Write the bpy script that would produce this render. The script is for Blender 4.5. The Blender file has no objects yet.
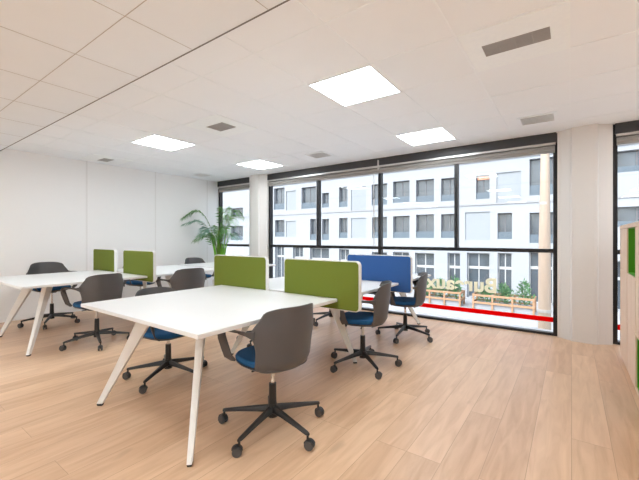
import bpy, bmesh, math, random
from mathutils import Vector, Matrix
random.seed(7)
R = math.radians
SC = bpy.context.scene
COL = SC.collection

# ------------------------------------------------------------------ materials
def srgb(r, g, b):
    def f(c):
        c /= 255.0
        return c / 12.92 if c <= 0.04045 else ((c + 0.055) / 1.055) ** 2.4
    return (f(r), f(g), f(b), 1)

def mat(name, col, rough=0.5, metal=0.0, spec=0.5, var=0.04, scale=30, bump=0.0, bscale=300, emis=None, estr=0, coat=0, trans=0):
    m = bpy.data.materials.new(name); m.use_nodes = True
    nt = m.node_tree; b = nt.nodes['Principled BSDF']
    b.inputs['Roughness'].default_value = rough
    b.inputs['Metallic'].default_value = metal
    b.inputs['Specular IOR Level'].default_value = spec
    b.inputs['Coat Weight'].default_value = coat
    if emis:
        b.inputs['Emission Color'].default_value = emis
        b.inputs['Emission Strength'].default_value = estr
    tc = nt.nodes.new('ShaderNodeTexCoord')
    n = nt.nodes.new('ShaderNodeTexNoise'); n.inputs['Scale'].default_value = scale; n.inputs['Detail'].default_value = 3
    nt.links.new(tc.outputs['Object'], n.inputs['Vector'])
    mx = nt.nodes.new('ShaderNodeMix'); mx.data_type = 'RGBA'
    mx.inputs[6].default_value = tuple(max(0, c * (1 - var)) for c in col[:3]) + (1,)
    mx.inputs[7].default_value = tuple(min(1, c * (1 + var)) for c in col[:3]) + (1,)
    nt.links.new(n.outputs['Fac'], mx.inputs[0]); nt.links.new(mx.outputs[2], b.inputs['Base Color'])
    if bump:
        n2 = nt.nodes.new('ShaderNodeTexNoise'); n2.inputs['Scale'].default_value = bscale
        nt.links.new(tc.outputs['Object'], n2.inputs['Vector'])
        bp = nt.nodes.new('ShaderNodeBump'); bp.inputs['Strength'].default_value = bump; bp.inputs['Distance'].default_value = 0.002
        nt.links.new(n2.outputs['Fac'], bp.inputs['Height']); nt.links.new(bp.outputs['Normal'], b.inputs['Normal'])
    return m

M = {}
M['wall'] = mat('wall_paint', srgb(240, 240, 240), 0.7, var=0.01, scale=3)
M['tile'] = mat('ceiling_tile', srgb(244, 248, 252), 0.85, spec=0.2, var=0.01, scale=5, bump=0.05)
M['soffit'] = mat('soffit_tile', srgb(236, 241, 246), 0.85, spec=0.2, var=0.01, scale=5)
M['grid'] = mat('ceiling_grid', srgb(244, 249, 253), 0.5, var=0.0)
M['gap'] = mat('shadow_gap', srgb(120, 118, 116), 0.8)
M['seam'] = mat('panel_seam', srgb(230, 229, 228), 0.7)
M['seam2'] = mat('tile_seam', srgb(188, 184, 180), 0.7)
M['column'] = mat('column_paint', srgb(222, 219, 216), 0.6, var=0.01)
M['blackmetal'] = mat('black_window_metal', srgb(34, 34, 36), 0.35, metal=0.3)
M['box'] = mat('blind_box_metal', srgb(70, 70, 72), 0.45, metal=0.4)
M['roller'] = mat('roller_fabric', srgb(150, 147, 144), 0.7)
M['silver'] = mat('brushed_aluminium', srgb(205, 203, 200), 0.35, metal=0.6)
M['chrome'] = mat('chrome', srgb(215, 215, 215), 0.15, metal=1.0)
M['white'] = mat('white_laminate', srgb(226, 226, 226), 0.35, var=0.01, scale=8)
M['whitemetal'] = mat('white_powder_coat', srgb(230, 230, 228), 0.4, var=0.01)
M['shell'] = mat('grey_plastic', srgb(82, 80, 81), 0.42, var=0.02, spec=0.5)
M['black'] = mat('black_plastic', srgb(38, 36, 36), 0.4)
M['wheel'] = mat('grey_tyre', srgb(78, 76, 76), 0.5)
M['blueseat'] = mat('blue_fabric', srgb(30, 94, 148), 0.9, var=0.12, scale=120, bump=0.4, bscale=500)
M['green'] = mat('green_felt', srgb(110, 124, 42), 0.95, var=0.06, scale=200, bump=0.2)
M['blue'] = mat('blue_felt', srgb(46, 88, 150), 0.95, var=0.06, scale=200, bump=0.2)
M['lime'] = mat('green_lacquer', srgb(74, 160, 12), 0.5)
M['red'] = mat('red_film', srgb(226, 22, 26), 0.5)
M['cream'] = mat('cream_vinyl', srgb(244, 236, 212), 0.6)
M['leaf'] = mat('palm_leaf', srgb(88, 140, 62), 0.5, var=0.25, scale=14)
M['leaf2'] = mat('bright_leaf', srgb(110, 178, 44), 0.4, var=0.2, scale=8)
M['leaf3'] = mat('grey_green_leaf', srgb(120, 160, 140), 0.5, var=0.2, scale=8)
M['stem'] = mat('plant_stem', srgb(120, 120, 70), 0.7)
M['soil'] = mat('soil', srgb(70, 52, 40), 0.95, var=0.3)
M['pot'] = mat('white_ceramic', srgb(232, 232, 230), 0.3)
M['facade'] = mat('pale_render', srgb(141, 145, 151), 0.85, var=0.03, scale=0.6)
M['facade2'] = mat('stone_render', srgb(136, 138, 142), 0.85, var=0.05, scale=0.8)
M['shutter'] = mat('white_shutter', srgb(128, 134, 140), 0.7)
M['winframe'] = mat('grey_window_frame', srgb(84, 86, 92), 0.6)
M['doorframe'] = mat('white_door_frame', srgb(160, 162, 164), 0.6)
M['farglass'] = mat('facade_glass', srgb(70, 78, 86), 0.15, var=0.5, scale=0.9)
M['brickpanel'] = mat('terracotta_blind', srgb(196, 140, 116), 0.7)
M['railing'] = mat('railing_glass', srgb(74, 88, 100), 0.4)
M['street'] = mat('street_paving', srgb(143, 144, 147), 0.9, var=0.05, scale=0.5)
M['kerb'] = mat('kerb_stone', srgb(215, 213, 210), 0.9)
M['timber'] = mat('planter_timber', srgb(150, 116, 88), 0.7, var=0.1)
M['mast'] = mat('cream_mast', srgb(168, 150, 134), 0.6, var=0.06, scale=3)
M['bush'] = mat('bush_leaf', srgb(70, 112, 72), 0.7, var=0.3, scale=5)
M['ventgrey'] = mat('vent_grey', srgb(168, 166, 164), 0.6)
M['plate'] = mat('vent_plate', srgb(246, 251, 255), 0.35)
M['lamp'] = mat('light_diffuser', srgb(250, 250, 250), 0.6, emis=(0.87, 0.96, 1.0, 1), estr=15.0)
M['socket'] = mat('socket_plastic', srgb(225, 225, 225), 0.4)

def glass_mat():
    m = bpy.data.materials.new('window_glass'); m.use_nodes = True
    nt = m.node_tree; nt.nodes.clear()
    o = nt.nodes.new('ShaderNodeOutputMaterial'); mx = nt.nodes.new('ShaderNodeMixShader')
    t = nt.nodes.new('ShaderNodeBsdfTransparent'); t.inputs[0].default_value = (0.97, 0.99, 0.99, 1)
    g = nt.nodes.new('ShaderNodeBsdfGlossy'); g.inputs['Roughness'].default_value = 0.02
    fr = nt.nodes.new('ShaderNodeLayerWeight'); fr.inputs[0].default_value = 0.5
    pw = nt.nodes.new('ShaderNodeMath'); pw.operation = 'POWER'; pw.inputs[1].default_value = 4.0
    mr = nt.nodes.new('ShaderNodeMath'); mr.operation = 'MULTIPLY_ADD'; mr.inputs[1].default_value = 0.4; mr.inputs[2].default_value = 0.02
    nt.links.new(fr.outputs['Facing'], pw.inputs[0]); nt.links.new(pw.outputs[0], mr.inputs[0])
    nt.links.new(mr.outputs[0], mx.inputs[0]); nt.links.new(t.outputs[0], mx.inputs[1]); nt.links.new(g.outputs[0], mx.inputs[2])
    nt.links.new(mx.outputs[0], o.inputs[0])
    return m
M['glass'] = glass_mat()

def vinyl_mat(name='cream_vinyl', c=srgb(252, 246, 226)):
    # thin frosted film: daylight shines through it
    m = bpy.data.materials.new(name); m.use_nodes = True
    nt = m.node_tree; nt.nodes.clear(); o = nt.nodes.new('ShaderNodeOutputMaterial'); mx = nt.nodes.new('ShaderNodeMixShader'); mx.inputs[0].default_value = 0.7
    d = nt.nodes.new('ShaderNodeBsdfDiffuse'); d.inputs[0].default_value = c; t = nt.nodes.new('ShaderNodeBsdfTranslucent'); t.inputs[0].default_value = c
    nt.links.new(d.outputs[0], mx.inputs[1]); nt.links.new(t.outputs[0], mx.inputs[2]); nt.links.new(mx.outputs[0], o.inputs[0])
    return m
M['cream'] = vinyl_mat()
M['red'] = vinyl_mat('red_vinyl', srgb(244, 16, 22))

def wood_mat(name, c1, c2, gap, pw, pl, rough, along='Y', knots=True, grain=0.5):
    m = bpy.data.materials.new(name); m.use_nodes = True
    nt = m.node_tree; b = nt.nodes['Principled BSDF']; L = nt.links.new
    tc = nt.nodes.new('ShaderNodeTexCoord'); mp = nt.nodes.new('ShaderNodeMapping')
    if along == 'Y': mp.inputs['Rotation'].default_value = (0, 0, R(90))
    if along == 'Z': mp.inputs['Rotation'].default_value = (0, R(90), 0)
    L(tc.outputs['Object'], mp.inputs['Vector'])
    br = nt.nodes.new('ShaderNodeTexBrick')
    br.inputs['Color1'].default_value = (0, 0, 0, 1); br.inputs['Color2'].default_value = (1, 1, 1, 1); br.inputs['Mortar'].default_value = (0.5, 0.5, 0.5, 1)
    br.inputs['Scale'].default_value = 1; br.inputs['Mortar Size'].default_value = 0.0016; br.inputs['Mortar Smooth'].default_value = 0.3
    br.inputs['Brick Width'].default_value = pl; br.inputs['Row Height'].default_value = pw; br.offset = 0.37; br.offset_frequency = 3
    L(mp.outputs['Vector'], br.inputs['Vector'])
    sp = nt.nodes.new('ShaderNodeMapping'); sp.inputs['Scale'].default_value = (1.1, 9, 9)
    L(mp.outputs['Vector'], sp.inputs['Vector'])
    addv = nt.nodes.new('ShaderNodeVectorMath'); addv.operation = 'ADD'
    L(sp.outputs['Vector'], addv.inputs[0]); L(br.outputs['Color'], addv.inputs[1])
    n = nt.nodes.new('ShaderNodeTexNoise'); n.inputs['Scale'].default_value = 2.2; n.inputs['Detail'].default_value = 6; n.inputs['Distortion'].default_value = 0.8
    L(addv.outputs[0], n.inputs['Vector'])
    base = nt.nodes.new('ShaderNodeMix'); base.data_type = 'RGBA'; base.inputs[6].default_value = c1; base.inputs[7].default_value = c2
    ma = nt.nodes.new('ShaderNodeMath'); ma.operation = 'MULTIPLY_ADD'; ma.inputs[1].default_value = 0.42
    sb = nt.nodes.new('ShaderNodeMapRange'); sb.inputs[1].default_value = 0.35; sb.inputs[2].default_value = 0.7; sb.inputs[4].default_value = grain
    L(n.outputs['Fac'], sb.inputs[0]); L(br.outputs['Color'], ma.inputs[0]); L(sb.outputs[0], ma.inputs[2]); L(ma.outputs[0], base.inputs[0])
    last = base.outputs[2]
    if knots:
        kn = nt.nodes.new('ShaderNodeTexNoise'); kn.inputs['Scale'].default_value = 3.2; kn.inputs['Detail'].default_value = 2
        km = nt.nodes.new('ShaderNodeMapping'); km.inputs['Scale'].default_value = (0.6, 1.6, 1); L(mp.outputs['Vector'], km.inputs['Vector']); L(km.outputs[0], kn.inputs['Vector'])
        kr = nt.nodes.new('ShaderNodeMapRange'); kr.inputs[1].default_value = 0.68; kr.inputs[2].default_value = 0.80; kr.inputs[4].default_value = 0.55
        L(kn.outputs['Fac'], kr.inputs[0])
        k2 = nt.nodes.new('ShaderNodeMix'); k2.data_type = 'RGBA'; k2.inputs[7].default_value = tuple(x * 0.5 for x in c2[:3]) + (1,)
        L(kr.outputs[0], k2.inputs[0]); L(last, k2.inputs[6]); last = k2.outputs[2]
    g = nt.nodes.new('ShaderNodeMix'); g.data_type = 'RGBA'; g.inputs[7].default_value = gap
    L(br.outputs['Fac'], g.inputs[0]); L(last, g.inputs[6]); L(g.outputs[2], b.inputs['Base Color'])
    b.inputs['Roughness'].default_value = rough
    return m
M['floor'] = wood_mat('oak_planks', srgb(226, 192, 160), srgb(190, 150, 116), srgb(178, 142, 112), 0.19, 1.9, 0.30)
M['oak'] = wood_mat('pale_oak_veneer', srgb(226, 200, 178), srgb(206, 176, 152), srgb(206, 176, 152), 3, 9, 0.5, 'Z', False)

# ------------------------------------------------------------------ mesh helpers
def box(bm, x0, x1, y0, y1, z0, z1, bev=0):
    r = bmesh.ops.create_cube(bm, size=1, matrix=Matrix.Translation(((x0+x1)/2, (y0+y1)/2, (z0+z1)/2)) @ Matrix.Diagonal((abs(x1-x0), abs(y1-y0), abs(z1-z0), 1)))
    if bev:
        es = list({e for v in r['verts'] for e in v.link_edges})
        bmesh.ops.bevel(bm, geom=es, offset=bev, segments=2, affect='EDGES')

def cyl(bm, a, b, r0, r1=None, seg=20):
    a = Vector(a); b = Vector(b); r1 = r0 if r1 is None else r1
    d = b - a
    q = Vector((0, 0, 1)).rotation_difference(d.normalized()).to_matrix().to_4x4()
    bmesh.ops.create_cone(bm, cap_ends=True, segments=seg, radius1=r0, radius2=r1, depth=d.length, matrix=Matrix.Translation((a+b)/2) @ q)

def loft(bm, secs, close=True):
    """secs: list of rings (lists of points, same count)"""
    rings = [[bm.verts.new(p) for p in s] for s in secs]
    n = len(rings[0])
    for i in range(len(rings)-1):
        for j in range(n):
            bm.faces.new((rings[i][j], rings[i][(j+1) % n], rings[i+1][(j+1) % n], rings[i+1][j]))
    if close:
        bm.faces.new(list(reversed(rings[0]))); bm.faces.new(rings[-1])

def mesh(name, bm, m, smooth=False):
    bmesh.ops.recalc_face_normals(bm, faces=bm.faces)
    me = bpy.data.meshes.new(name); bm.to_mesh(me); bm.free()
    me.materials.append(m)
    if smooth:
        for p in me.polygons: p.use_smooth = True
        try: me.set_sharp_from_angle(angle=R(40))
        except Exception: pass
    return me

def put(name, me, parent=None, loc=(0, 0, 0), rot=(0, 0, 0)):
    o = bpy.data.objects.new(name, me); COL.objects.link(o)
    o.location = loc; o.rotation_euler = rot
    if parent: o.parent = parent
    return o

def obj(name, bm, m, parent=None, smooth=False):
    return put(name, mesh(name, bm, m, smooth), parent)

def tag(o, label, cat, group=None, kind=None):
    o['label'] = label; o['category'] = cat
    if group: o['group'] = group
    if kind: o['kind'] = kind
    return o

def thing(name, label, cat, loc=(0, 0, 0), rz=0, group=None):
    o = bpy.data.objects.new(name, None); COL.objects.link(o); o.empty_display_size = 0.1
    o.location = loc; o.rotation_euler = (0, 0, rz)
    return tag(o, label, cat, group)

def struct(name, bm, m, label=None, cat=None):
    o = obj(name, bm, m); o['kind'] = 'structure'
    o['label'] = label or name.replace('_', ' '); o['category'] = cat or name.split('_')[0]
    return o

def B(*a, bev=0):
    bm = bmesh.new(); box(bm, *a, bev=bev); return bm

# ------------------------------------------------------------------ room
XL, XR, YB, YW, CZ, SZ = -6.62, 3.0, -3.6, 5.21, 2.504, 2.435
SY = 1.37
fl = struct('floor', B(XL-0.2, XR+0.2, YB-0.2, YW+0.06, -0.12, 0), M['floor'], 'light oak plank floor of the whole office', 'floor')
struct('wall_left', B(XL-0.15, XL, YB-0.15, YW+0.10, -0.12, 2.9), M['wall'], 'plain white panelled wall behind the left desks', 'wall')
struct('wall_right', B(XR, XR+0.15, YB-0.15, YW+0.10, -0.12, 2.9), M['wall'], 'white wall on the right beyond the shelf', 'wall')
struct('wall_back', B(XL-0.15, XR+0.15, YB-0.15, YB, -0.12, 2.9), M['wall'], 'white wall behind the viewer', 'wall')

# window-side wall: piers and strip above/below openings
wins = [(-6.62, -5.55), (-5.03, -0.14), (0.38, 2.6)]
bm = bmesh.new()
box(bm, -5.55, -5.03, YW, YW+0.10, 0, CZ); box(bm, -0.14, 0.38, YW, YW+0.10, 0, CZ); box(bm, 2.6, XR, YW, YW+0.10, 0, CZ)
box(bm, XL-0.2, XR+0.2, YW, YW+0.10, CZ, 2.9); box(bm, XL-0.2, XR+0.2, YW+0.061, YW+0.3, -0.5, 0.0)
struct('wall_window', bm, M['column'], 'glazed wall with white piers between the windows', 'wall')

def pier(x0, x1, name, label):
    bm = bmesh.new()
    w = x1 - x0; k = 0.27
    pts = [(x0, YW), (x0, YW-0.05), (x0+0.03, YW-0.06), (x0+k*w-0.012, YW-0.125), (x0+k*w, YW-0.15), (x0+k*w+0.03, YW-0.155), (x1-k*w-0.03, YW-0.165), (x1-k*w, YW-0.16), (x1-k*w+0.012, YW-0.13), (x1-0.03, YW-0.07), (x1, YW-0.05), (x1, YW)]
    loft(bm, [[(x, y, 0.0) for x, y in pts], [(x, y, CZ) for x, y in pts]])
    return struct(name, bm, M['column'], label, 'pier')
pier(-5.55, -5.03, 'trim_1', 'faceted white pier between the narrow left window and the wide window')
pier(-0.14, 0.38, 'trim_2', 'faceted white pier between the wide window and the right window')

# ceiling: main tile field, lowered near field, grid, dark joint
bm = bmesh.new(); box(bm, XL-0.2, XR+0.2, SY, YW+0.1, CZ, CZ+0.1)
ceil = struct('ceiling', bm, M['tile'], 'white suspended tile ceiling', 'ceiling')
bm = bmesh.new(); box(bm, XL-0.2, XR+0.2, YB-0.2, SY, SZ, CZ+0.1)
obj('ceiling_soffit', bm, M['soffit'], ceil)
bm = bmesh.new(); box(bm, XL, XR, SY-0.006, SY+0.003, SZ-0.002, SZ+0.03)
obj('shadow_joint', bm, M['gap'], ceil)
bm = bmesh.new()
gx = [-0.61-0.6*k for k in range(-5, 11)]
gy = [2.33+0.6*k for k in range(-1, 5)]
for x in gx:
    if XL < x < XR: box(bm, x-0.006, x+0.006, SY, YW, CZ-0.003, CZ+0.01)
for y in gy: box(bm, XL, XR, y-0.006, y+0.006, CZ-0.0025, CZ+0.01)
obj('ceiling_grid', bm, M['grid'], ceil)
bm = bmesh.new()
for k in range(-6, 7):
    x = -2.0+0.68*k
    if XL < x < XR: box(bm, x-0.002, x+0.002, YB, SY-0.01, SZ-0.0012, SZ+0.01)
for y in (0.94, 0.26, -0.42, -1.10, -1.78, -2.46, -3.14): box(bm, XL, XR, y-0.002, y+0.002, SZ-0.002, SZ+0.01)
obj('soffit_seam', bm, M['seam2'], ceil)
struct('ceiling_roof', B(XL-0.4, XR+0.4, YB-0.4, YW+0.30, 2.9, 3.1), M['wall'], 'slab above the suspended ceiling', 'ceiling')

# wall panel joints and skirting on the left wall
n = 3
for y in (-2.31, -1.11, 0.09, 1.29, 2.49, 3.69, 4.89):
    struct('trim_%d' % n, B(XL, XL+0.002, y-0.012, y+0.012, 0, SZ if y < SY else CZ), M['seam'], 'vertical joint strip on the left wall', 'trim'); n += 1
struct('baseboard_left', B(XL, XL+0.012, YB, YW-0.05, 0, 0.06), M['wall'], 'low white baseboard of the left wall', 'baseboard')

# ------------------------------------------------------------------ windows
ZT, ZTR = 2.29, 1.05
def window(idx, x0, x1, up, low, label, handle=None):
    w = thing('window_%d' % idx, label, 'window'); w['kind'] = 'structure'
    f = 0.045; ya, yb = YW-0.005, YW+0.075
    bm = bmesh.new()
    box(bm, x0, x0+f, ya, yb, 0, CZ); box(bm, x1-f, x1, ya, yb, 0, CZ)
    box(bm, x0+f, x1-f, ya, yb, 0.0, 0.03); box(bm, x0+f, x1-f, ya, yb, ZT, CZ)
    box(bm, x0+f, x1-f, ya-0.01, yb, ZTR-0.024, ZTR+0.024)
    obj('window_frame', bm, M['blackmetal'], w)
    for x in up: obj('mullion', B(x-0.023, x+0.023, ya-0.008, yb, ZTR+0.024, ZT), M['blackmetal'], w)
    for x in low: obj('mullion', B(x-0.023, x+0.023, ya-0.008, yb, 0.03, ZTR-0.024), M['blackmetal'], w)
    for a, b in zip([x0+f]+[x+0.023 for x in up], [x-0.023 for x in up]+[x1-f]):
        obj('glass_pane', B(a, b, YW+0.03, YW+0.036, ZTR+0.024, ZT), M['glass'], w)
    for a, b in zip([x0+f]+[x+0.023 for x in low], [x-0.023 for x in low]+[x1-f]):
        obj('glass_pane', B(a, b, YW+0.03, YW+0.036, 0.03, ZTR-0.024), M['glass'], w)
        if idx != 1:
            s = obj('red_stripe', B(a, b, YW+0.026, YW+0.029, 0.160, 0.222), M['red'], w)
            s['label'] = 'red film stripe across the bottom of the glass'
    return w
window(1, -6.62, -5.55, [], [], 'narrow black framed window at the far left behind the palm')
w2 = window(2, -5.03, -0.14, [-3.79, -2.54, -1.34], [-2.54], 'wide black framed window with red stripe and mirrored lettering')
w3 = window(3, 0.38, 2.6, [1.5], [1.5], 'black framed window on the right behind the wooden shelf')

# mirrored lettering on the glass (it faces the street)
cu = bpy.data.curves.new('lettering_curve', 'FONT'); cu.body = 'Bureaux'; cu.size = 0.27; cu.extrude = 0.0015; cu.offset = 0.009; cu.space_character = 1.04
to = bpy.data.objects.new('lettering_tmp', cu); COL.objects.link(to)
bpy.context.view_layer.update()
me = bpy.data.meshes.new_from_object(to.evaluated_get(bpy.context.evaluated_depsgraph_get()))
bpy.data.objects.remove(to); me.materials.clear(); me.materials.append(M['cream'])
xs = [v.co.x for v in me.vertices]; wd = max(xs)-min(xs)
TX0, TX1, TZ = -1.80, -0.825, 0.47
s = (TX1-TX0)/wd
for v in me.vertices: v.co.x = (v.co.x-min(xs))*s
lt = put('window_lettering', me, w2, (TX1, YW+0.0275, TZ), (R(90), 0, R(180)))
lt['label'] = 'cream lettering reading Bureaux, mirrored from inside'

# roller blinds: dark cassette, aluminium rail and grey roll under it
def blind(x0, x1, label, joints=()):
    t = thing('roller_blind', label, 'blind', (x0, YW, CZ-0.24))
    X = -x0; Z = -(CZ-0.24)
    def b(*a): 
        a = list(a); a[0] -= x0; a[1] -= x0; a[2] -= YW; a[3] -= YW; a[4] += Z; a[5] += Z
        return B(*a)
    obj('blind_box', b(x0, x1, YW-0.055, YW-0.006, 2.385, CZ-0.001), M['box'], t)
    obj('rail', b(x0+0.01, x1-0.01, YW-0.050, YW-0.010, 2.357, 2.384), M['silver'], t)
    bm = bmesh.new(); cyl(bm, (0.015, -0.034, 2.312+Z+0.0), (x1-x0-0.015, -0.034, 2.312+Z), 0.022, seg=16)
    box(bm, 0.015, x1-x0-0.015, -0.040, -0.012, 2.262+Z, 2.345+Z)
    obj('roll', bm, M['roller'], t, True)
    for j in joints:
        obj('bracket', b(j-0.012, j+0.012, YW-0.062, YW-0.006, 2.32, 2.47), M['silver'], t)
    return t
blind(-6.60, -5.56, 'short dark cassette of a rolled up blind above the far left window')
blind(-5.02, -0.15, 'long dark cassette of a rolled up blind above the wide window', (-2.54,))
blind(0.40, 2.58, 'dark cassette of a rolled up blind above the right window')
bm = bmesh.new(); cyl(bm, (-2.64, YW-0.03, 1.09), (-2.64, YW-0.03, 2.32), 0.004, seg=8); cyl(bm, (-2.625, YW-0.03, 1.09), (-2.625, YW-0.03, 2.32), 0.004, seg=8)
cyl(bm, (-2.64, YW-0.03, 1.09), (-2.625, YW-0.03, 1.09), 0.004, seg=8)
tag(obj('blind_cord', bm, M['silver']), 'thin pale cord hanging beside the middle window mullion', 'cord')

# ------------------------------------------------------------------ ceiling fittings
lights = [(-1.51, 2.63, 'square ceiling light panel nearest the big vent, above the front desk'), (-1.51, 4.43, 'square ceiling light panel close to the wide window, right of the other three'),
          (-4.51, 2.63, 'square ceiling light panel over the left desks'), (-4.46, 4.40, 'small looking square ceiling light panel near the left pier'),
          ]
for x in (-4.51, -1.51, 1.49):
    for y in (0.53, -1.27, -3.0): lights.append((x, y, 'square ceiling light panel behind the viewer'))
lights += [(1.49, 2.63, 'square ceiling light panel above the wooden shelf side'), (1.49, 4.43, 'square ceiling light panel near the right window')]
for x, y, lb in lights:
    z = CZ if y > SY else SZ
    t = thing('ceiling_light', lb, 'ceiling light', (x, y, z), 0, 'recessed ceiling light panels')
    bm = bmesh.new()
    for a in ((-0.295, 0.295, -0.295, -0.283), (-0.295, 0.295, 0.283, 0.295), (-0.295, -0.283, -0.283, 0.283), (0.283, 0.295, -0.283, 0.283)): box(bm, *a, -0.008, 0.0)
    obj('frame', bm, M['grid'], t)
    obj('diffuser', B(-0.283, 0.283, -0.283, 0.283, -0.006, -0.001), M['lamp'], t)

def cassette(x, y, lb, sx=0.6, slot=(0.385, 0.165)):
    t = thing('ceiling_vent', lb, 'air vent', (x, y, CZ), 0, 'cassette air vents')
    a, b = slot[0]/2, slot[1]/2
    bm = bmesh.new(); h = 0.294
    for r in ((-h, h, -h, -b), (-h, h, b, h), (-h, -a, -b, b), (a, h, -b, b)): box(bm, *r, -0.006, 0)
    obj('plate', bm, M['plate'], t)
    bm = bmesh.new(); k = 12
    for i in range(k+1):
        yy = -b + 2*b*i/k
        box(bm, -a, a, yy-0.004, yy+0.004, -0.0055, -0.001)
    for i in range(1, 4): box(bm, -a+2*a*i/4-0.002, -a+2*a*i/4+0.002, -b, b, -0.005, -0.001)
    obj('grille', bm, M['ventgrey'], t)
    obj('backing', B(-a, a, -b, b, -0.002, -0.0005), M['ventgrey'], t)
cassette(-0.30, 2.63, 'white square vent plate with a long grey slot, largest on the ceiling')
cassette(-3.30, 2.63, 'white vent plate with small grey grille left of the front light', slot=(0.29, 0.21))
cassette(-6.25, 2.63, 'small grey vent close to the left wall', slot=(0.28, 0.16))
def diffuser(x, y, lb):
    t = thing('slot_diffuser', lb, 'air vent', (x, y, CZ), 0, 'slatted diffusers near the windows')
    obj('frame', B(-0.18, 0.18, -0.15, 0.15, -0.010, 0, bev=0.004), M['grid'], t)
    bm = bmesh.new()
    for i in range(6): 
        yy = -0.11+0.044*i
        loft(bm, [[(-0.15, yy-0.012, -0.022), (-0.15, yy+0.008, -0.0095), (-0.15, yy+0.012, -0.0095), (-0.15, yy-0.008, -0.022)], [(0.15, yy-0.012, -0.022), (0.15, yy+0.008, -0.0095), (0.15, yy+0.012, -0.0095), (0.15, yy-0.008, -0.022)]])
    obj('slat', bm, M['seam'], t)
diffuser(-0.30, 4.45, 'white slatted air diffuser near the right pier')
diffuser(-3.17, 4.40, 'small slatted air diffuser near the middle of the wide window')
diffuser(-6.12, 4.38, 'small slatted air diffuser in the far left ceiling corner')

# ------------------------------------------------------------------ benches
def leg_mesh(foot, top):
    """blade leg: foot=(x,y) on the floor, top=(x,y) at z .70; returned with its foot at the origin"""
    dx, dy = top[0]-foot[0], top[1]-foot[1]
    L = math.hypot(dx, dy); ux, uy = dx/L, dy/L; px, py = -uy, ux
    def ring(cx, cy, z, w, t):
        q = 0.25
        pts = []
        for a, b in ((-1, -q), (-1+q*0.3, -1), (1-q*0.3, -1), (1, -q), (1, q), (1-q*0.3, 1), (-1+q*0.3, 1), (-1, q)):
            pts.append((cx+ux*a*w/2+px*b*t/2, cy+uy*a*w/2+py*b*t/2, z))
        return pts
    bm = bmesh.new()
    loft(bm, [ring(0, 0, 0.014, 0.042, 0.028), ring(dx*0.35, dy*0.35, 0.25, 0.062, 0.034), ring(dx*0.72, dy*0.72, 0.5, 0.092, 0.042), ring(dx, dy, 0.690, 0.125, 0.048)])
    pad = bmesh.new(); loft(pad, [ring(0, 0, 0.0, 0.036, 0.024), ring(0, 0, 0.014, 0.040, 0.027)])
    return bm, pad

def bench(x0, x1, ys, legs, label):
    t = thing('bench_desk', label, 'desk', ((x0+x1)/2, ys[0][0], 0))
    ox, oy = (x0+x1)/2, ys[0][0]
    for a, b in ys:
        obj('tabletop', B(x0-ox, x1-ox, a-oy, b-oy, 0.706, 0.730, bev=0.002), M['white'], t)
    bm = bmesh.new()
    for s in (-0.34, 0.34): box(bm, s-0.02, s+0.02, 0.28, ys[-1][1]-oy-0.15, 0.672, 0.706)
    for s in (0.29, (ys[-1][1]-oy)/2, ys[-1][1]-oy-0.18): box(bm, -0.36, 0.36, s-0.025, s+0.025, 0.668, 0.703)
    obj('support_beam', bm, M['whitemetal'], t)
    for foot, top in legs:
        f = (foot[0]-ox, foot[1]-oy)
        lb, pad = leg_mesh(foot, top)
        l = obj('leg', lb, M['whitemetal'], t); l.location = (f[0], f[1], 0)
        pp = obj('foot_pad', pad, M['black'], l)
        br = bmesh.new(); dx, dy = top[0]-foot[0], top[1]-foot[1]; box(br, dx-0.06, dx+0.06, dy-0.06, dy+0.06, 0.688, 0.706)
        obj('mounting_plate', br, M['whitemetal'], l)
    return t
bench(-2.91, -1.50, [(1.055, 2.325), (2.385, 3.53), (3.65, 4.60)],
      [((-1.65, 1.11), (-1.93, 1.39)), ((-2.77, 1.13), (-2.47, 1.34)), ((-1.70, 2.95), (-1.90, 2.78)), ((-2.87, 2.42), (-2.55, 2.62)), ((-1.74, 4.80), (-1.98, 4.46)), ((-2.68, 4.80), (-2.44, 4.46))],
      'long white bench desk with splayed blade legs in the middle, nearest the viewer')
bench(-5.77, -4.36, [(1.07, 2.325), (2.385, 3.575), (3.635, 4.70)],
      [((-4.52, 1.17), (-4.71, 1.39)), ((-5.67, 1.19), (-5.41, 1.44)), ((-4.52, 3.00), (-4.72, 2.82)), ((-5.62, 3.0), (-5.40, 2.82)), ((-4.54, 4.64), (-4.74, 4.4)), ((-5.6, 4.64), (-5.38, 4.4))],
      'long white bench desk with splayed blade legs beside the left wall')

def rrect(w, h, r, n=5):
    pts = []
    for cx, cz, a0 in ((w/2-r, h/2-r, 0), (-w/2+r, h/2-r, 90), (-w/2+r, -h/2+r, 180), (w/2-r, -h/2+r, 270)):
        for i in range(n+1):
            a = R(a0+90*i/n); pts.append((cx+r*math.cos(a), cz+r*math.sin(a)))
    return pts
def screen(x0, x1, y, z0, z1, m, label):
    w, h = x1-x0, z1-z0; t = thing('desk_divider', label, 'desk divider', ((x0+x1)/2, y, z0), 0, 'felt desk dividers')
    bm = bmesh.new(); P = rrect(w, h, 0.035)
    loft(bm, [[(x, -0.017, z+h/2) for x, z in P], [(x, 0.017, z+h/2) for x, z in P]])
    obj('frame', bm, M['whitemetal'], t)
    for s in (-1, 1):
        bm = bmesh.new(); P = rrect(w-0.014, h-0.014, 0.030); Q = rrect(w-0.022, h-0.022, 0.028)
        loft(bm, [[(x, s*0.017, z+h/2) for x, z in P], [(x, s*0.020, z+h/2) for x, z in P], [(x, s*0.022, z+h/2) for x, z in Q]])
        obj('felt_panel', bm, m, t)
    for cx in (-w*0.22, w*0.1):
        obj('clamp', B(cx-0.02, cx+0.02, -0.0285, 0.0285, 0.708-z0, 0.722-z0), M['whitemetal'], t)
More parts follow.
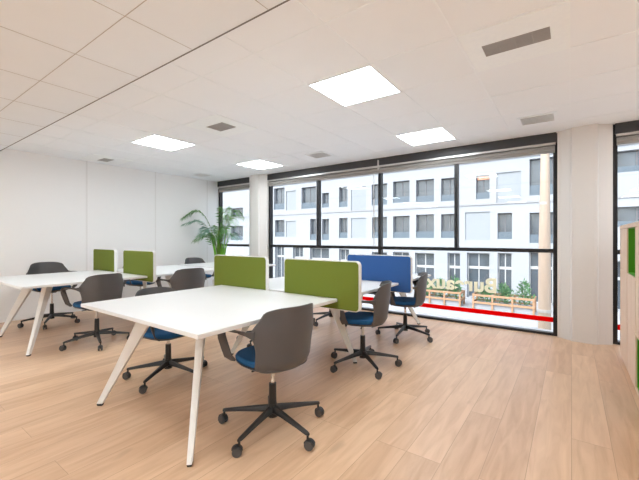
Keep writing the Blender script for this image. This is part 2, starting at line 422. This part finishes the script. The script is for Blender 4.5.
screen(-2.07, -1.31, 2.355, 0.64, 1.03, M['green'], 'olive green felt desk divider with white rim at the right end of the front desk')
screen(-3.05, -2.29, 2.355, 0.64, 1.035, M['green'], 'olive green felt desk divider on the middle desk, left of its twin')
screen(-2.17, -1.375, 3.59, 0.62, 1.02, M['blue'], 'royal blue felt desk divider in front of the wide window')
screen(-5.02, -4.24, 2.355, 0.65, 1.045, M['green'], 'green felt desk divider on the left desk, right one of its two')
screen(-5.97, -5.28, 2.355, 0.66, 1.045, M['green'], 'small green felt desk divider on the left desk, nearest the white wall')

# ------------------------------------------------------------------ office chairs (local +X is the front)
def lerp(a, b, t): return a+(b-a)*t
def interp(tab, z):
    for (z0, v0), (z1, v1) in zip(tab, tab[1:]):
        if z <= z1: 
            t = max(0, (z-z0)/(z1-z0)); return lerp(v0, v1, t)
    return tab[-1][1]
def back_mesh():
    bm = bmesh.new(); nz, nu = 22, 20
    Z0, Z1 = 0.405, 0.812
    outer, inner = [], []
    hw = [(0.405, 0.130), (0.43, 0.190), (0.46, 0.216), (0.56, 0.219), (0.62, 0.232), (0.655, 0.255), (0.70, 0.233), (0.745, 0.208), (0.79, 0.196), (0.806, 0.190), (0.812, 0.180)]
    xc = [(0.405, -0.150), (0.43, -0.206), (0.48, -0.232), (0.64, -0.252), (0.76, -0.262), (0.812, -0.270)]
    def pt(i, j, off):
        z = lerp(Z0, Z1, i/nz); u = -1+2*j/nu
        w = interp(hw, z)
        y = w*u
        wrap = 0.115*abs(u)**2.2*(w/0.22)**1.5
        x = interp(xc, z)+wrap
        zz = z
        if i > nz-4: zz -= 0.022*abs(u)**4*(i-(nz-4))/4
        nx, ny = -1, -0.9*u*abs(u)**0.6*-1*-1
        l = math.hypot(nx, ny)
        return (x-off*nx/l*-1*-1, y-off*ny/l*0.0, zz)
    A = [[bm.verts.new(pt(i, j, 0.0)) for j in range(nu+1)] for i in range(nz+1)]
    Bv = [[bm.verts.new(pt(i, j, 0.014)) for j in range(nu+1)] for i in range(nz+1)]
    for i in range(nz):
        for j in range(nu):
            bm.faces.new((A[i][j], A[i+1][j], A[i+1][j+1], A[i][j+1]))
            bm.faces.new((Bv[i][j], Bv[i][j+1], Bv[i+1][j+1], Bv[i+1][j]))
    for i in range(nz):
        bm.faces.new((A[i][0], Bv[i][0], Bv[i+1][0], A[i+1][0])); bm.faces.new((A[i][nu], A[i+1][nu], Bv[i+1][nu], Bv[i][nu]))
    for j in range(nu):
        bm.faces.new((A[0][j], A[0][j+1], Bv[0][j+1], Bv[0][j])); bm.faces.new((A[nz][j], Bv[nz][j], Bv[nz][j+1], A[nz][j+1]))
    return bm
def arm_mesh(s):
    # swept flat band: leaves the back wing, runs forward, folds down to the seat front
    path = [((-0.137, 0.240, 0.656), 0.052, (0, 0, 1)), ((-0.085, 0.258, 0.660), 0.026, (0, 0.3, 1)), ((0.0, 0.272, 0.664), 0.026, (0, 1, 0.6)), ((0.08, 0.276, 0.660), 0.040, (0, 1, 0.6)),
            ((0.135, 0.276, 0.655), 0.046, (0, 1, 0.15)), ((0.158, 0.274, 0.636), 0.050, (0, 1, 0)), ((0.160, 0.268, 0.60), 0.050, (0.35, 1, 0)),
            ((0.156, 0.250, 0.54), 0.050, (0.8, 1, 0)), ((0.150, 0.232, 0.48), 0.055, (1, 0.6, 0)), ((0.14, 0.200, 0.446), 0.06, (1, 0.1, 0))]
    secs = []
    P = [Vector(p[0]) for p in path]
    for i, (p, w, d) in enumerate(path):
        tan = (P[min(i+1, len(P)-1)]-P[max(i-1, 0)]).normalized()
        d = Vector(d); d = (d-tan*d.dot(tan)).normalized(); n = tan.cross(d).normalized()
        c = P[i]; t = 0.012; ring = []
        for a, b in ((-1, -.5), (-.85, -1), (.85, -1), (1, -.5), (1, .5), (.85, 1), (-.85, 1), (-1, .5)):
            q = c+d*a*w/2+n*b*t/2; ring.append((q.x, q.y*s, q.z))
        secs.append(ring)
    bm = bmesh.new(); loft(bm, secs)
    return bm
def superell(w, d, n, z, cx=0, k=3.2):
    r = []
    for i in range(n):
        a = 2*math.pi*i/n; c, s = math.cos(a), math.sin(a)
        r.append((cx+math.copysign(abs(c)**(2/k), c)*d/2, math.copysign(abs(s)**(2/k), s)*w/2, z))
    return r
def cushion_mesh():
    bm = bmesh.new(); c = 0.018
    loft(bm, [superell(0.395, 0.375, 40, 0.443, c, 2.8), superell(0.412, 0.392, 40, 0.452, c, 2.8), superell(0.414, 0.394, 40, 0.468, c, 2.8), superell(0.395, 0.375, 40, 0.481, c, 2.8), superell(0.32, 0.30, 40, 0.486, c, 2.8), superell(0.1, 0.1, 40, 0.484, c)])
    return bm
def pan_mesh():
    bm = bmesh.new()
    loft(bm, [superell(0.20, 0.20, 40, 0.412, 0.0), superell(0.32, 0.32, 40, 0.418, 0.0), superell(0.40, 0.40, 40, 0.432, 0.0, 2.8), superell(0.416, 0.408, 40, 0.4425, 0.006, 2.8), superell(0.39, 0.38, 40, 0.4435, 0.006, 2.8)])
    return bm
def base_mesh():
    bm = bmesh.new()
    cyl(bm, (0, 0, 0.075), (0, 0, 0.155), 0.032, 0.028, 24)
    for k in range(5):
        a = 2*math.pi*k/5; c, s = math.cos(a), math.sin(a)
        def ring(r, z, w, h):
            o = []
            for u, v in ((-1, -.6), (-.6, -1), (.6, -1), (1, -.6), (.75, .7), (.45, 1), (-.45, 1), (-.75, .7)):
                o.append((r*c-u*w/2*s, r*s+u*w/2*c, z+v*h/2))
            return o
        loft(bm, [ring(0.015, 0.124, 0.046, 0.044), ring(0.10, 0.117, 0.038, 0.034), ring(0.24, 0.100, 0.030, 0.024), ring(0.318, 0.089, 0.027, 0.020), ring(0.334, 0.087, 0.018, 0.016)])
    return bm
def caster_mesh():
    bm = bmesh.new()
    cyl(bm, (0, 0, 0.045), (0, 0, 0.082), 0.007, seg=10)
    # hood over the wheels
    for a in range(0, 150, 15):
        pass
    secs = []
    for a in range(20, 171, 15):
        r = R(a); cx, cz = 0.012, 0.028
        for_r = []
        for rr, y in ((0.0285, -0.004), (0.0325, -0.006), (0.0325, 0.006), (0.0285, 0.004)):
            for_r.append((cx+rr*math.cos(r), y*2.2, cz+rr*math.sin(r)))
        secs.append(for_r)
    loft(bm, secs); box(bm, 0.004, 0.020, -0.006, 0.006, 0.022, 0.05)
    return bm
def wheel_mesh(s):
    bm = bmesh.new()
    c = (0.012, s*0.014, 0.0275)
    cyl(bm, (c[0], c[1]-0.008, c[2]), (c[0], c[1]+0.008, c[2]), 0.0275, seg=20)
    bmesh.ops.bevel(bm, geom=[e for e in bm.edges if len(e.link_faces) == 2 and e.calc_face_angle(0) > 1], offset=0.003, segments=2, affect='EDGES')
    return bm
def simple(f): 
    bm = bmesh.new(); f(bm); return bm
CH = dict(
    back=mesh('backrest', back_mesh(), M['shell'], True), arm_l=mesh('armrest', arm_mesh(1), M['shell'], True), arm_r=mesh('armrest', arm_mesh(-1), M['shell'], True),
    cushion=mesh('cushion', cushion_mesh(), M['blueseat'], True), pan=mesh('seat_pan', pan_mesh(), M['shell'], True),
    mech=mesh('tilt_mechanism', simple(lambda bm: (box(bm, -0.07, 0.06, -0.040, 0.040, 0.392, 0.414, bev=0.006), cyl(bm, (0.0, 0.04, 0.402), (0.0, 0.16, 0.400), 0.005, seg=8))), M['black'], True),
    rod=mesh('gas_lift', simple(lambda bm: cyl(bm, (0, 0, 0.19), (0, 0, 0.393), 0.013, seg=20)), M['chrome'], True),
    cover=mesh('column_cover', simple(lambda bm: cyl(bm, (0, 0, 0.155), (0, 0, 0.285), 0.025, 0.023, 24)), M['black'], True),
    base=mesh('star_base', base_mesh(), M['black'], True), caster=mesh('caster', caster_mesh(), M['black'], True),
    wl=mesh('wheel', wheel_mesh(1), M['wheel'], True), wr=mesh('wheel', wheel_mesh(-1), M['wheel'], True))
def chair(x, y, face, star, label, dz=0.0):
    t = thing('office_chair', label, 'office chair', (x, y, 0), R(face), 'office chairs at the desks')
    put('backrest', CH['back'], t, (0, 0, dz)); put('armrest', CH['arm_l'], t, (0, 0, dz)); put('armrest', CH['arm_r'], t, (0, 0, dz))
    p = put('seat_pan', CH['pan'], t, (0, 0, dz)); c = put('cushion', CH['cushion'], t, (0, 0, dz)); c['label'] = 'blue seat cushion'
    put('tilt_mechanism', CH['mech'], t, (0, 0, dz)); g = put('gas_lift', CH['rod'], t, (0, 0, dz)); g['label'] = 'silver lift rod'
    put('column_cover', CH['cover'], t)
    st = R(star-face)
    put('star_base', CH['base'], t, rot=(0, 0, st))
    for k in range(5):
        a = st+2*math.pi*k/5
        cs = put('caster', CH['caster'], t, (0.326*math.cos(a), 0.326*math.sin(a), 0), (0, 0, a+random.uniform(-1.3, 1.3)))
        put('wheel', CH['wl'], cs); put('wheel', CH['wr'], cs)
    return t
chair(-1.55, 1.64, 172, -153, 'grey office chair with blue seat nearest the viewer, seen from behind', 0.0)
chair(-2.86, 1.71, 5, -134, 'office chair tucked behind the front desk, blue seat showing beneath the tabletop', -0.055)
chair(-4.43, 1.77, 186, -160, 'dark grey office chair beside the left desk, its back to the viewer', 0.0)
chair(-5.95, 1.80, 2, -102, 'office chair between the left desk and the white wall, only its top above the desk', 0.05)
chair(-1.61, 2.94, 203, -183, 'office chair with light catching its side, right of the front olive divider', -0.01)
chair(-1.66, 4.11, 203, -157, 'office chair nearest the wide window, beside the blue divider', -0.025)
chair(-4.20, 2.74, 172, -150, 'grey office chair behind the front desktop, right of the green dividers', 0.01)
chair(-5.88, 4.16, 0, -150, 'farthest office chair near the palm, only the top of its back showing', 0.01)
chair(-5.95, 3.05, 0, -140, 'office chair mostly hidden by the right green divider of the left desk', 0.0)
chair(-2.82, 4.20, 0, -166, 'office chair hidden by the olive divider, its wheels showing under the desk by the window', 0.0)
chair(-2.90, 2.97, 0, -150, 'office chair hidden behind the left olive divider of the middle desk', -0.03)

# ------------------------------------------------------------------ shelf unit on the right (front faces -X)
FX, DX = 0.40, 0.80
cols = [(4.66, 4.15), (4.15, 3.63), (3.63, 3.11), (3.11, 2.59), (2.59, 2.07)]
rows = [(0.04, 0.46), (0.46, 0.88), (0.88, 1.30)]
opened = {(1, 2), (2, 0), (3, 2), (4, 1)}
sh = thing('shelf_unit', 'pale oak shelf unit with green lined niches on the right', 'shelf', (FX, 4.66, 0))
def SB(x0, x1, y0, y1, z0, z1, bev=0): return B(x0-FX, x1-FX, y0-4.66, y1-4.66, z0, z1, bev=bev)
bm = bmesh.new()
def sb(x0, x1, y0, y1, z0, z1): box(bm, x0-FX, x1-FX, y0-4.66, y1-4.66, z0, z1)
sb(FX+0.03, DX, 2.09, 4.64, 0, 0.04)
for i in range(6):
    y = 4.66-0.518*i
    sb(FX, DX, max(y-0.010, 2.07), min(y+0.010, 4.66), 0.04, 1.30)
for z in (0.04, 0.46, 0.88): sb(FX+0.001, DX, 2.08, 4.65, z, z+0.018)
sb(FX-0.004, DX, 2.066, 4.664, 1.30, 1.332)
sb(DX-0.012, DX-0.002, 2.08, 4.65, 0.05, 1.30)
obj('carcass', bm, M['oak'], sh)
for i in range(5):
    y1 = 4.66-0.518*i-0.013; y0 = 4.66-0.518*(i+1)+0.013
    for j, (z0, z1) in enumerate(rows):
        if (i, j) in opened:
            g = bmesh.new(); za, zb = z0+0.019, z1-0.002
            for a in ((FX+0.01, DX-0.02, y0, y0+0.006, za, zb), (FX+0.01, DX-0.02, y1-0.006, y1, za, zb), (FX+0.01, DX-0.02, y0+0.006, y1-0.006, za, za+0.006), (FX+0.01, DX-0.02, y0+0.006, y1-0.006, zb-0.006, zb), (DX-0.026, DX-0.02, y0+0.006, y1-0.006, za+0.006, zb-0.006)):
                box(g, a[0]-FX, a[1]-FX, a[2]-4.66, a[3]-4.66, a[4], a[5])
            o = obj('niche_lining', g, M['lime'], sh); o['label'] = 'bright green niche lining'
        else:
            obj('door', SB(FX+0.002, FX+0.02, y0+0.002, y1-0.002, z0+0.020, z1-0.003), M['oak'], sh)

# ------------------------------------------------------------------ palm in the far left corner
px, py = -6.13, 4.84
pl = thing('potted_palm', 'green feathery palm in a white pot by the far left window', 'plant', (px, py, 0))
bm = bmesh.new()
pr = [(0.11, 0), (0.125, 0.02), (0.15, 0.30), (0.155, 0.32), (0.14, 0.32), (0.135, 0.27)]
loft(bm, [[(r*math.cos(2*math.pi*k/28), r*math.sin(2*math.pi*k/28), z) for k in range(28)] for r, z in pr])
obj('pot', bm, M['pot'], pl, True)
bm = bmesh.new(); cyl(bm, (0, 0, 0.26), (0, 0, 0.285), 0.133, seg=24); obj('soil', bm, M['soil'], pl)
def clampp(v):
    v = v.copy(); v.x = max(v.x, XL+0.03-px); v.y = min(v.y, YW-0.08-py); return v
def frond(az, reach, top, droop, m, ll=0.20):
    st, lf = bmesh.new(), bmesh.new()
    d = Vector((math.cos(az), math.sin(az), 0)); side = Vector((-d.y, d.x, 0))
    pts = []
    for i in range(19):
        t = i/18
        r = reach*(0.12*t+0.88*t**2.0); z = 0.28+(top-0.28)*math.sin(min(1, t*1.18)*math.pi/2)-droop*max(0, t-0.6)**2*5
        pts.append(clampp(d*r+Vector((0, 0, z))))
    for i in range(18): cyl(st, pts[i], pts[i+1]+Vector((0, 0, 1e-4)), 0.007*(1-i/24), 0.007*(1-(i+1)/24), 6)
    for i in range(8, 18):
        t = i/18; tan = (pts[i+1]-pts[i]).normalized(); L = ll*math.sin(math.pi*min(1, (t-0.35)/0.65*0.85+0.12))+0.04
        for h in (0, 0.33, 0.66):
            base0 = pts[i].lerp(pts[i+1], h)
            for s in (-1, 1):
                dr = (side*s*0.8+tan*0.75+Vector((0, 0, 0.1-0.3*random.random()))).normalized()
                w = 0.009; b = base0; mid = clampp(b+dr*L*0.5+Vector((0, 0, 0.006))); tip = clampp(b+dr*L+Vector((0, 0, -L*0.3)))
                vs = [lf.verts.new(q) for q in (b, mid+tan*w, tip, mid-tan*w, mid+Vector((0, 0, -0.002)))]
                try:
                    lf.faces.new((vs[0], vs[1], vs[4])); lf.faces.new((vs[1], vs[2], vs[4])); lf.faces.new((vs[0], vs[4], vs[3])); lf.faces.new((vs[4], vs[2], vs[3]))
                except ValueError: pass
    f = obj('frond', lf, m, pl); obj('stem', st, M['stem'], f)
# image-right is +X*.81+Y*.58 ; image-left the opposite
for az, re, top, dr, mm in [(R(-8), 0.70, 1.72, 0.34, 'leaf'), (R(18), 0.60, 1.84, 0.30, 'leaf'), (R(-40), 0.60, 1.50, 0.3, 'leaf'), (R(-75), 0.65, 1.46, 0.25, 'leaf3'),
                            (R(-112), 0.75, 1.60, 0.15, 'leaf3'), (R(-128), 0.78, 1.84, 0.30, 'leaf'), (R(-150), 0.45, 1.40, 0.2, 'leaf3'), (R(-60), 0.42, 1.30, 0.2, 'leaf'),
                            (R(0), 0.62, 1.34, 0.22, 'leaf3'), (R(-25), 0.78, 1.90, 0.5, 'leaf'), (R(-15), 0.50, 1.50, 0.3, 'leaf'), (R(-95), 0.6, 1.3, 0.2, 'leaf')]:
    frond(az, re, top, dr, M[mm])
def strap(az, reach, top, w):
    lf = bmesh.new(); d = Vector((math.cos(az), math.sin(az), 0)); side = Vector((-d.y, d.x, 0)); prev = None
    for i in range(11):
        t = i/10; p = clampp(d*(0.03+reach*t**1.5)+Vector((0, 0, 0.28+(top-0.28)*t))); ww = w*math.sin(math.pi*(0.12+0.86*t))
        row = [lf.verts.new(p-side*ww), lf.verts.new(p-d*0.015), lf.verts.new(p+side*ww)]
        if prev:
            lf.faces.new((prev[0], prev[1], row[1], row[0])); lf.faces.new((prev[1], prev[2], row[2], row[1]))
        prev = row
    o = obj('broad_leaf', lf, M['leaf2'], pl); o['label'] = 'broad bright green leaf'
for k in range(8): strap(R(-150+k*33), 0.10+0.05*(k % 3), 1.15+0.09*(k % 4), 0.04)

# ------------------------------------------------------------------ outside: street, opposite facade
GZ = -3.3; FY = 28.0
struct('ground', B(-70, 40, YW+0.4, 60, GZ-0.3, GZ), M['street'], 'pale street paving below the windows', 'ground')
f_, cx_, hy_ = 350.0, 319.5, 238.0
def on_plane(u, v, Y=FY):
    l = (u-cx_)/f_; d = Y/(0.584*l+0.811); return ((0.811*l-0.584)*d, 1.21-(v-hy_)/f_*d)
# openings measured once and given as real sizes on the facade (left, top, right, bottom as seen)
seen = {
 'window': [(274, 188, 284.5, 209.5), (275, 220, 284.5, 236.7), (310, 219, 316, 240), (322, 193, 329, 207.5), (322, 219, 329, 240), (339, 187, 347.5, 207), (339, 218, 347.5, 238),
            (371.7, 184, 387, 205), (372, 217, 387, 238), (393, 181, 409.5, 202.5), (393, 216, 409.5, 238), (416, 179.5, 434, 202), (416, 214.5, 434, 238), (441, 178, 457, 201), (441, 214, 457, 238),
            (476, 175, 489.5, 199), (497.5, 213, 512, 239), (529.5, 158, 553, 195), (529.5, 212.5, 553, 243), (231, 208, 243, 218), (231, 226, 243, 240), (301.5, 187, 316, 208.5),
            (274, 158, 284.5, 176), (339, 150, 347.5, 172)],
 'shop': [(415, 253, 434, 291), (447.5, 253, 460, 292), (467, 253, 489.6, 299.5), (497.6, 253, 512, 300), (529, 252, 553, 305), (372, 252, 387, 284), (393, 252, 409, 286), (275, 246, 284, 268), (293, 247, 303, 270), (310, 248, 329, 272), (339, 249, 349, 276)],
 'shutter': [(351, 187, 366, 211), (351, 218, 366, 238), (496.5, 172, 521, 203), (465, 212, 490, 240), (286, 191, 296, 210), (286, 221, 296, 237), (446, 252.6, 446.5, 253)],
}
rects = []
for k in ('window', 'shop', 'shutter'):
    for a in seen[k]:
        if a[2]-a[0] < 2: continue
        x0, za = on_plane(a[0], a[1]); x1, zb = on_plane(a[2], a[3]); x0b, z0b = on_plane(a[0], a[3]); x1b, z1b = on_plane(a[2], a[1])
        zt = (za+z1b)/2; zl = (zb+z0b)/2
        if k == 'shop': zl = GZ+0.05
        rects.append((k, x0, x1, zl, zt))
# the part of the street seen through the right window
for x in (2.2, 5.2, 8.2, 11.2):
    for z0, z1 in ((1.9, 3.1), (5.2, 6.5), (8.2, 9.6)): rects.append(('window', x, x+2.0, z0, z1))
    rects.append(('shop', x, x+2.0, GZ+0.05, -0.2))
bld = thing('office_building', 'pale multi storey building across the street', 'building', (-8, FY, GZ))
def bb(bm, x0, x1, y0, y1, z0, z1): box(bm, x0+8, x1+8, y0-FY, y1-FY, z0-GZ, z1-GZ)
xsv = sorted({-48.0, 24.0}|{r[1] for r in rects}|{r[2] for r in rects}); zsv = sorted({GZ, 14.0}|{r[3] for r in rects}|{r[4] for r in rects})
bm = bmesh.new()
for a, b in zip(xsv, xsv[1:]):
    c = (a+b)/2; run = None
    cells = []
    for z0, z1 in zip(zsv, zsv[1:]):
        zc = (z0+z1)/2
        solid = not any(r[1] < c < r[2] and r[3] < zc < r[4] for r in rects)
        if solid and run is None: run = z0
        if not solid and run is not None: cells.append((run, z0)); run = None
    if run is not None: cells.append((run, zsv[-1]))
    for z0, z1 in cells: bb(bm, a, b, FY, FY+0.45, z0, z1)
obj('facade_wall', bm, M['facade'], bld)
bm = bmesh.new(); bb(bm, -48, 24, FY+0.45, FY+9, GZ, 13.8); obj('building_core', bm, M['farglass'], bld)
# storey bands
bm = bmesh.new()
for z in (0.15, 3.35, 6.55, 9.75): bb(bm, -48, 24, FY-0.06, FY+0.0, z-0.06+0.35, z+0.06+0.35)
obj('storey_band', bm, M['facade2'], bld)
for k, x0, x1, z0, z1 in rects:
    if k == 'shutter':
        bm = bmesh.new(); bb(bm, x0, x1, FY+0.08, FY+0.14, z0, z1); obj('shutter', bm, M['shutter'], bld); continue
    t = 0.07; bm = bmesh.new(); ya, yb = FY+0.30, FY+0.38
    bb(bm, x0, x0+t, ya, yb, z0, z1); bb(bm, x1-t, x1, ya, yb, z0, z1); bb(bm, x0, x1, ya, yb, z0, z0+t); bb(bm, x0, x1, ya, yb, z1-t, z1)
    c = (x0+x1)/2; bb(bm, c-t/2, c+t/2, ya, yb, z0, z1)
    if k == 'shop': bb(bm, x0, x1, ya-0.03, yb, z1-1.2, z1-1.0)
    wn = obj('window', bm, M['doorframe'] if k == 'shop' else M['winframe'], bld)
    bm = bmesh.new(); bb(bm, x0+t, x1-t, ya+0.03, ya+0.05, z0+t, z1-t); obj('pane', bm, M['farglass'], wn)
    if k == 'window' and z1-z0 > 1.2:
        bm = bmesh.new(); bb(bm, x0, x1, FY+0.08, FY+0.11, z0, z0+(z1-z0)*0.28)
        obj('railing', bm, M['railing'], wn)
x0, z0 = on_plane(476, 180); x1, z1 = on_plane(489.5, 175.3)
bm = bmesh.new(); bb(bm, x0+0.05, x1-0.05, FY+0.2, FY+0.25, z0, z1); o = obj('half_blind', bm, M['brickpanel'], bld); o['label'] = 'terracotta coloured half lowered blind'

struct('kerb', B(-60, 40, 19.2, 19.5, GZ, GZ+0.14), M['kerb'], 'pale kerb of the far pavement', 'kerb')

def planter(x, y, w, label):
    t = thing('planter', label, 'planter', (x, y, GZ), 0, 'timber planters across the street')
    d = 1.1; bm = bmesh.new()
    for a in (-w/2, -w/6, w/6, w/2):
        for b in (-d/2, d/2): box(bm, a-0.05, a+0.05, b-0.05, b+0.05, 0, 0.95)
    for z in (0.42, 0.88):
        for b in (-d/2-0.04, d/2+0.04): box(bm, -w/2-0.06, w/2+0.06, b-0.03, b+0.03, z-0.06, z+0.06)
        for a in (-w/2-0.04, w/2+0.04): box(bm, a-0.03, a+0.03, -d/2, d/2, z-0.06, z+0.06)
    obj('timber_frame', bm, M['timber'], t)
    bm = bmesh.new(); box(bm, -w/2+0.06, w/2-0.06, -d/2+0.06, d/2-0.06, 0.0, 0.4); obj('trough', bm, M['facade2'], t)
    for k, sx in enumerate((-0.33, 0.0, 0.33)):
        b = bmesh.new(); cx = sx*w; H = 1.0+0.25*((k*7) % 3)
        for i in range(420):
            a = random.uniform(0, 2*math.pi); rr = min(0.42, abs(random.gauss(0, 0.24))); z = 0.4+random.random()**0.8*H*(1-min(0.7, rr*0.9))
            c = Vector((cx+rr*1.2*math.cos(a), rr*0.9*math.sin(a), z)); L = random.uniform(0.12, 0.30)
            dr = Vector((math.cos(a)*0.6+random.gauss(0, .3), math.sin(a)*0.6+random.gauss(0, .3), random.uniform(0.2, 1.2))).normalized(); sd = dr.cross(Vector((random.random(), random.random(), random.random()))).normalized()*0.035
            vs = [b.verts.new(q) for q in (c, c+dr*L*0.5+sd, c+dr*L, c+dr*L*0.5-sd)]; b.faces.new(vs)
        obj('shrub', b, M['bush'], t)
planter(-7.45, 24.6, 3.0, 'timber railed planter with low green shrubs across the street, left one')
planter(-3.45, 24.5, 3.3, 'timber railed planter with taller green shrubs across the street, right one')

# cream mast seen through the right part of the wide window
mx, my = -0.5*0+(-0.24), 9.6
l = (544.5-cx_)/f_; d = 9.6/(0.584*l+0.811); mx = (0.811*l-0.584)*d
ms = thing('street_mast', 'tall tapering cream mast standing close outside the window', 'mast', (mx, 9.6, GZ))
bm = bmesh.new(); cyl(bm, (0, 0, 0), (0, 0, 4.2), 0.15, 0.12, 28); cyl(bm, (0, 0, 4.2), (0.02, 0, 8.2), 0.12, 0.06, 28); obj('shaft', bm, M['mast'], ms, True)
bm = bmesh.new(); cyl(bm, (0, 0, 2.80), (0, 0, 2.87), 0.143, seg=28); cyl(bm, (0, 0, 5.28), (0, 0, 5.34), 0.106, seg=28); obj('collar', bm, M['ventgrey'], ms, True)

# ------------------------------------------------------------------ light, sky, camera
w = bpy.data.worlds.new('sky'); SC.world = w; w.use_nodes = True
nt = w.node_tree; bg = nt.nodes['Background']
sk = nt.nodes.new('ShaderNodeTexSky'); sk.sky_type = 'NISHITA'; sk.sun_disc = False; sk.sun_elevation = R(50); sk.sun_rotation = R(200); sk.air_density = 1.0; sk.dust_density = 3.0; sk.ozone_density = 1.0
hs = nt.nodes.new('ShaderNodeHueSaturation'); hs.inputs['Saturation'].default_value = 0.45
nt.links.new(sk.outputs[0], hs.inputs['Color']); nt.links.new(hs.outputs[0], bg.inputs[0]); bg.inputs[1].default_value = 0.68
sl = bpy.data.lights.new('sun', 'SUN'); sl.energy = 0.5; sl.angle = R(2); sl.color = (1, 0.97, 0.92)
so = bpy.data.objects.new('sun', sl); COL.objects.link(so); so.rotation_euler = (R(48), 0, R(-12))  # shines towards +Y, from behind the room

cam = bpy.data.cameras.new('camera'); co = bpy.data.objects.new('camera', cam); COL.objects.link(co)
co.location = (0, 0, 1.21); co.rotation_euler = (R(90), 0, math.atan2(0.584, 0.811))
cam.sensor_width = 36; cam.lens = 350/639*36; cam.shift_y = -2/639; cam.clip_start = 0.05; cam.clip_end = 300
SC.camera = co
SC.view_settings.view_transform = 'Standard'; SC.view_settings.look = 'None'; SC.view_settings.gamma = 1; SC.view_settings.use_curve_mapping = False
SC.view_settings.exposure = 0.22
SC.cycles.max_bounces = 12; SC.cycles.diffuse_bounces = 8; SC.cycles.transparent_max_bounces = 16
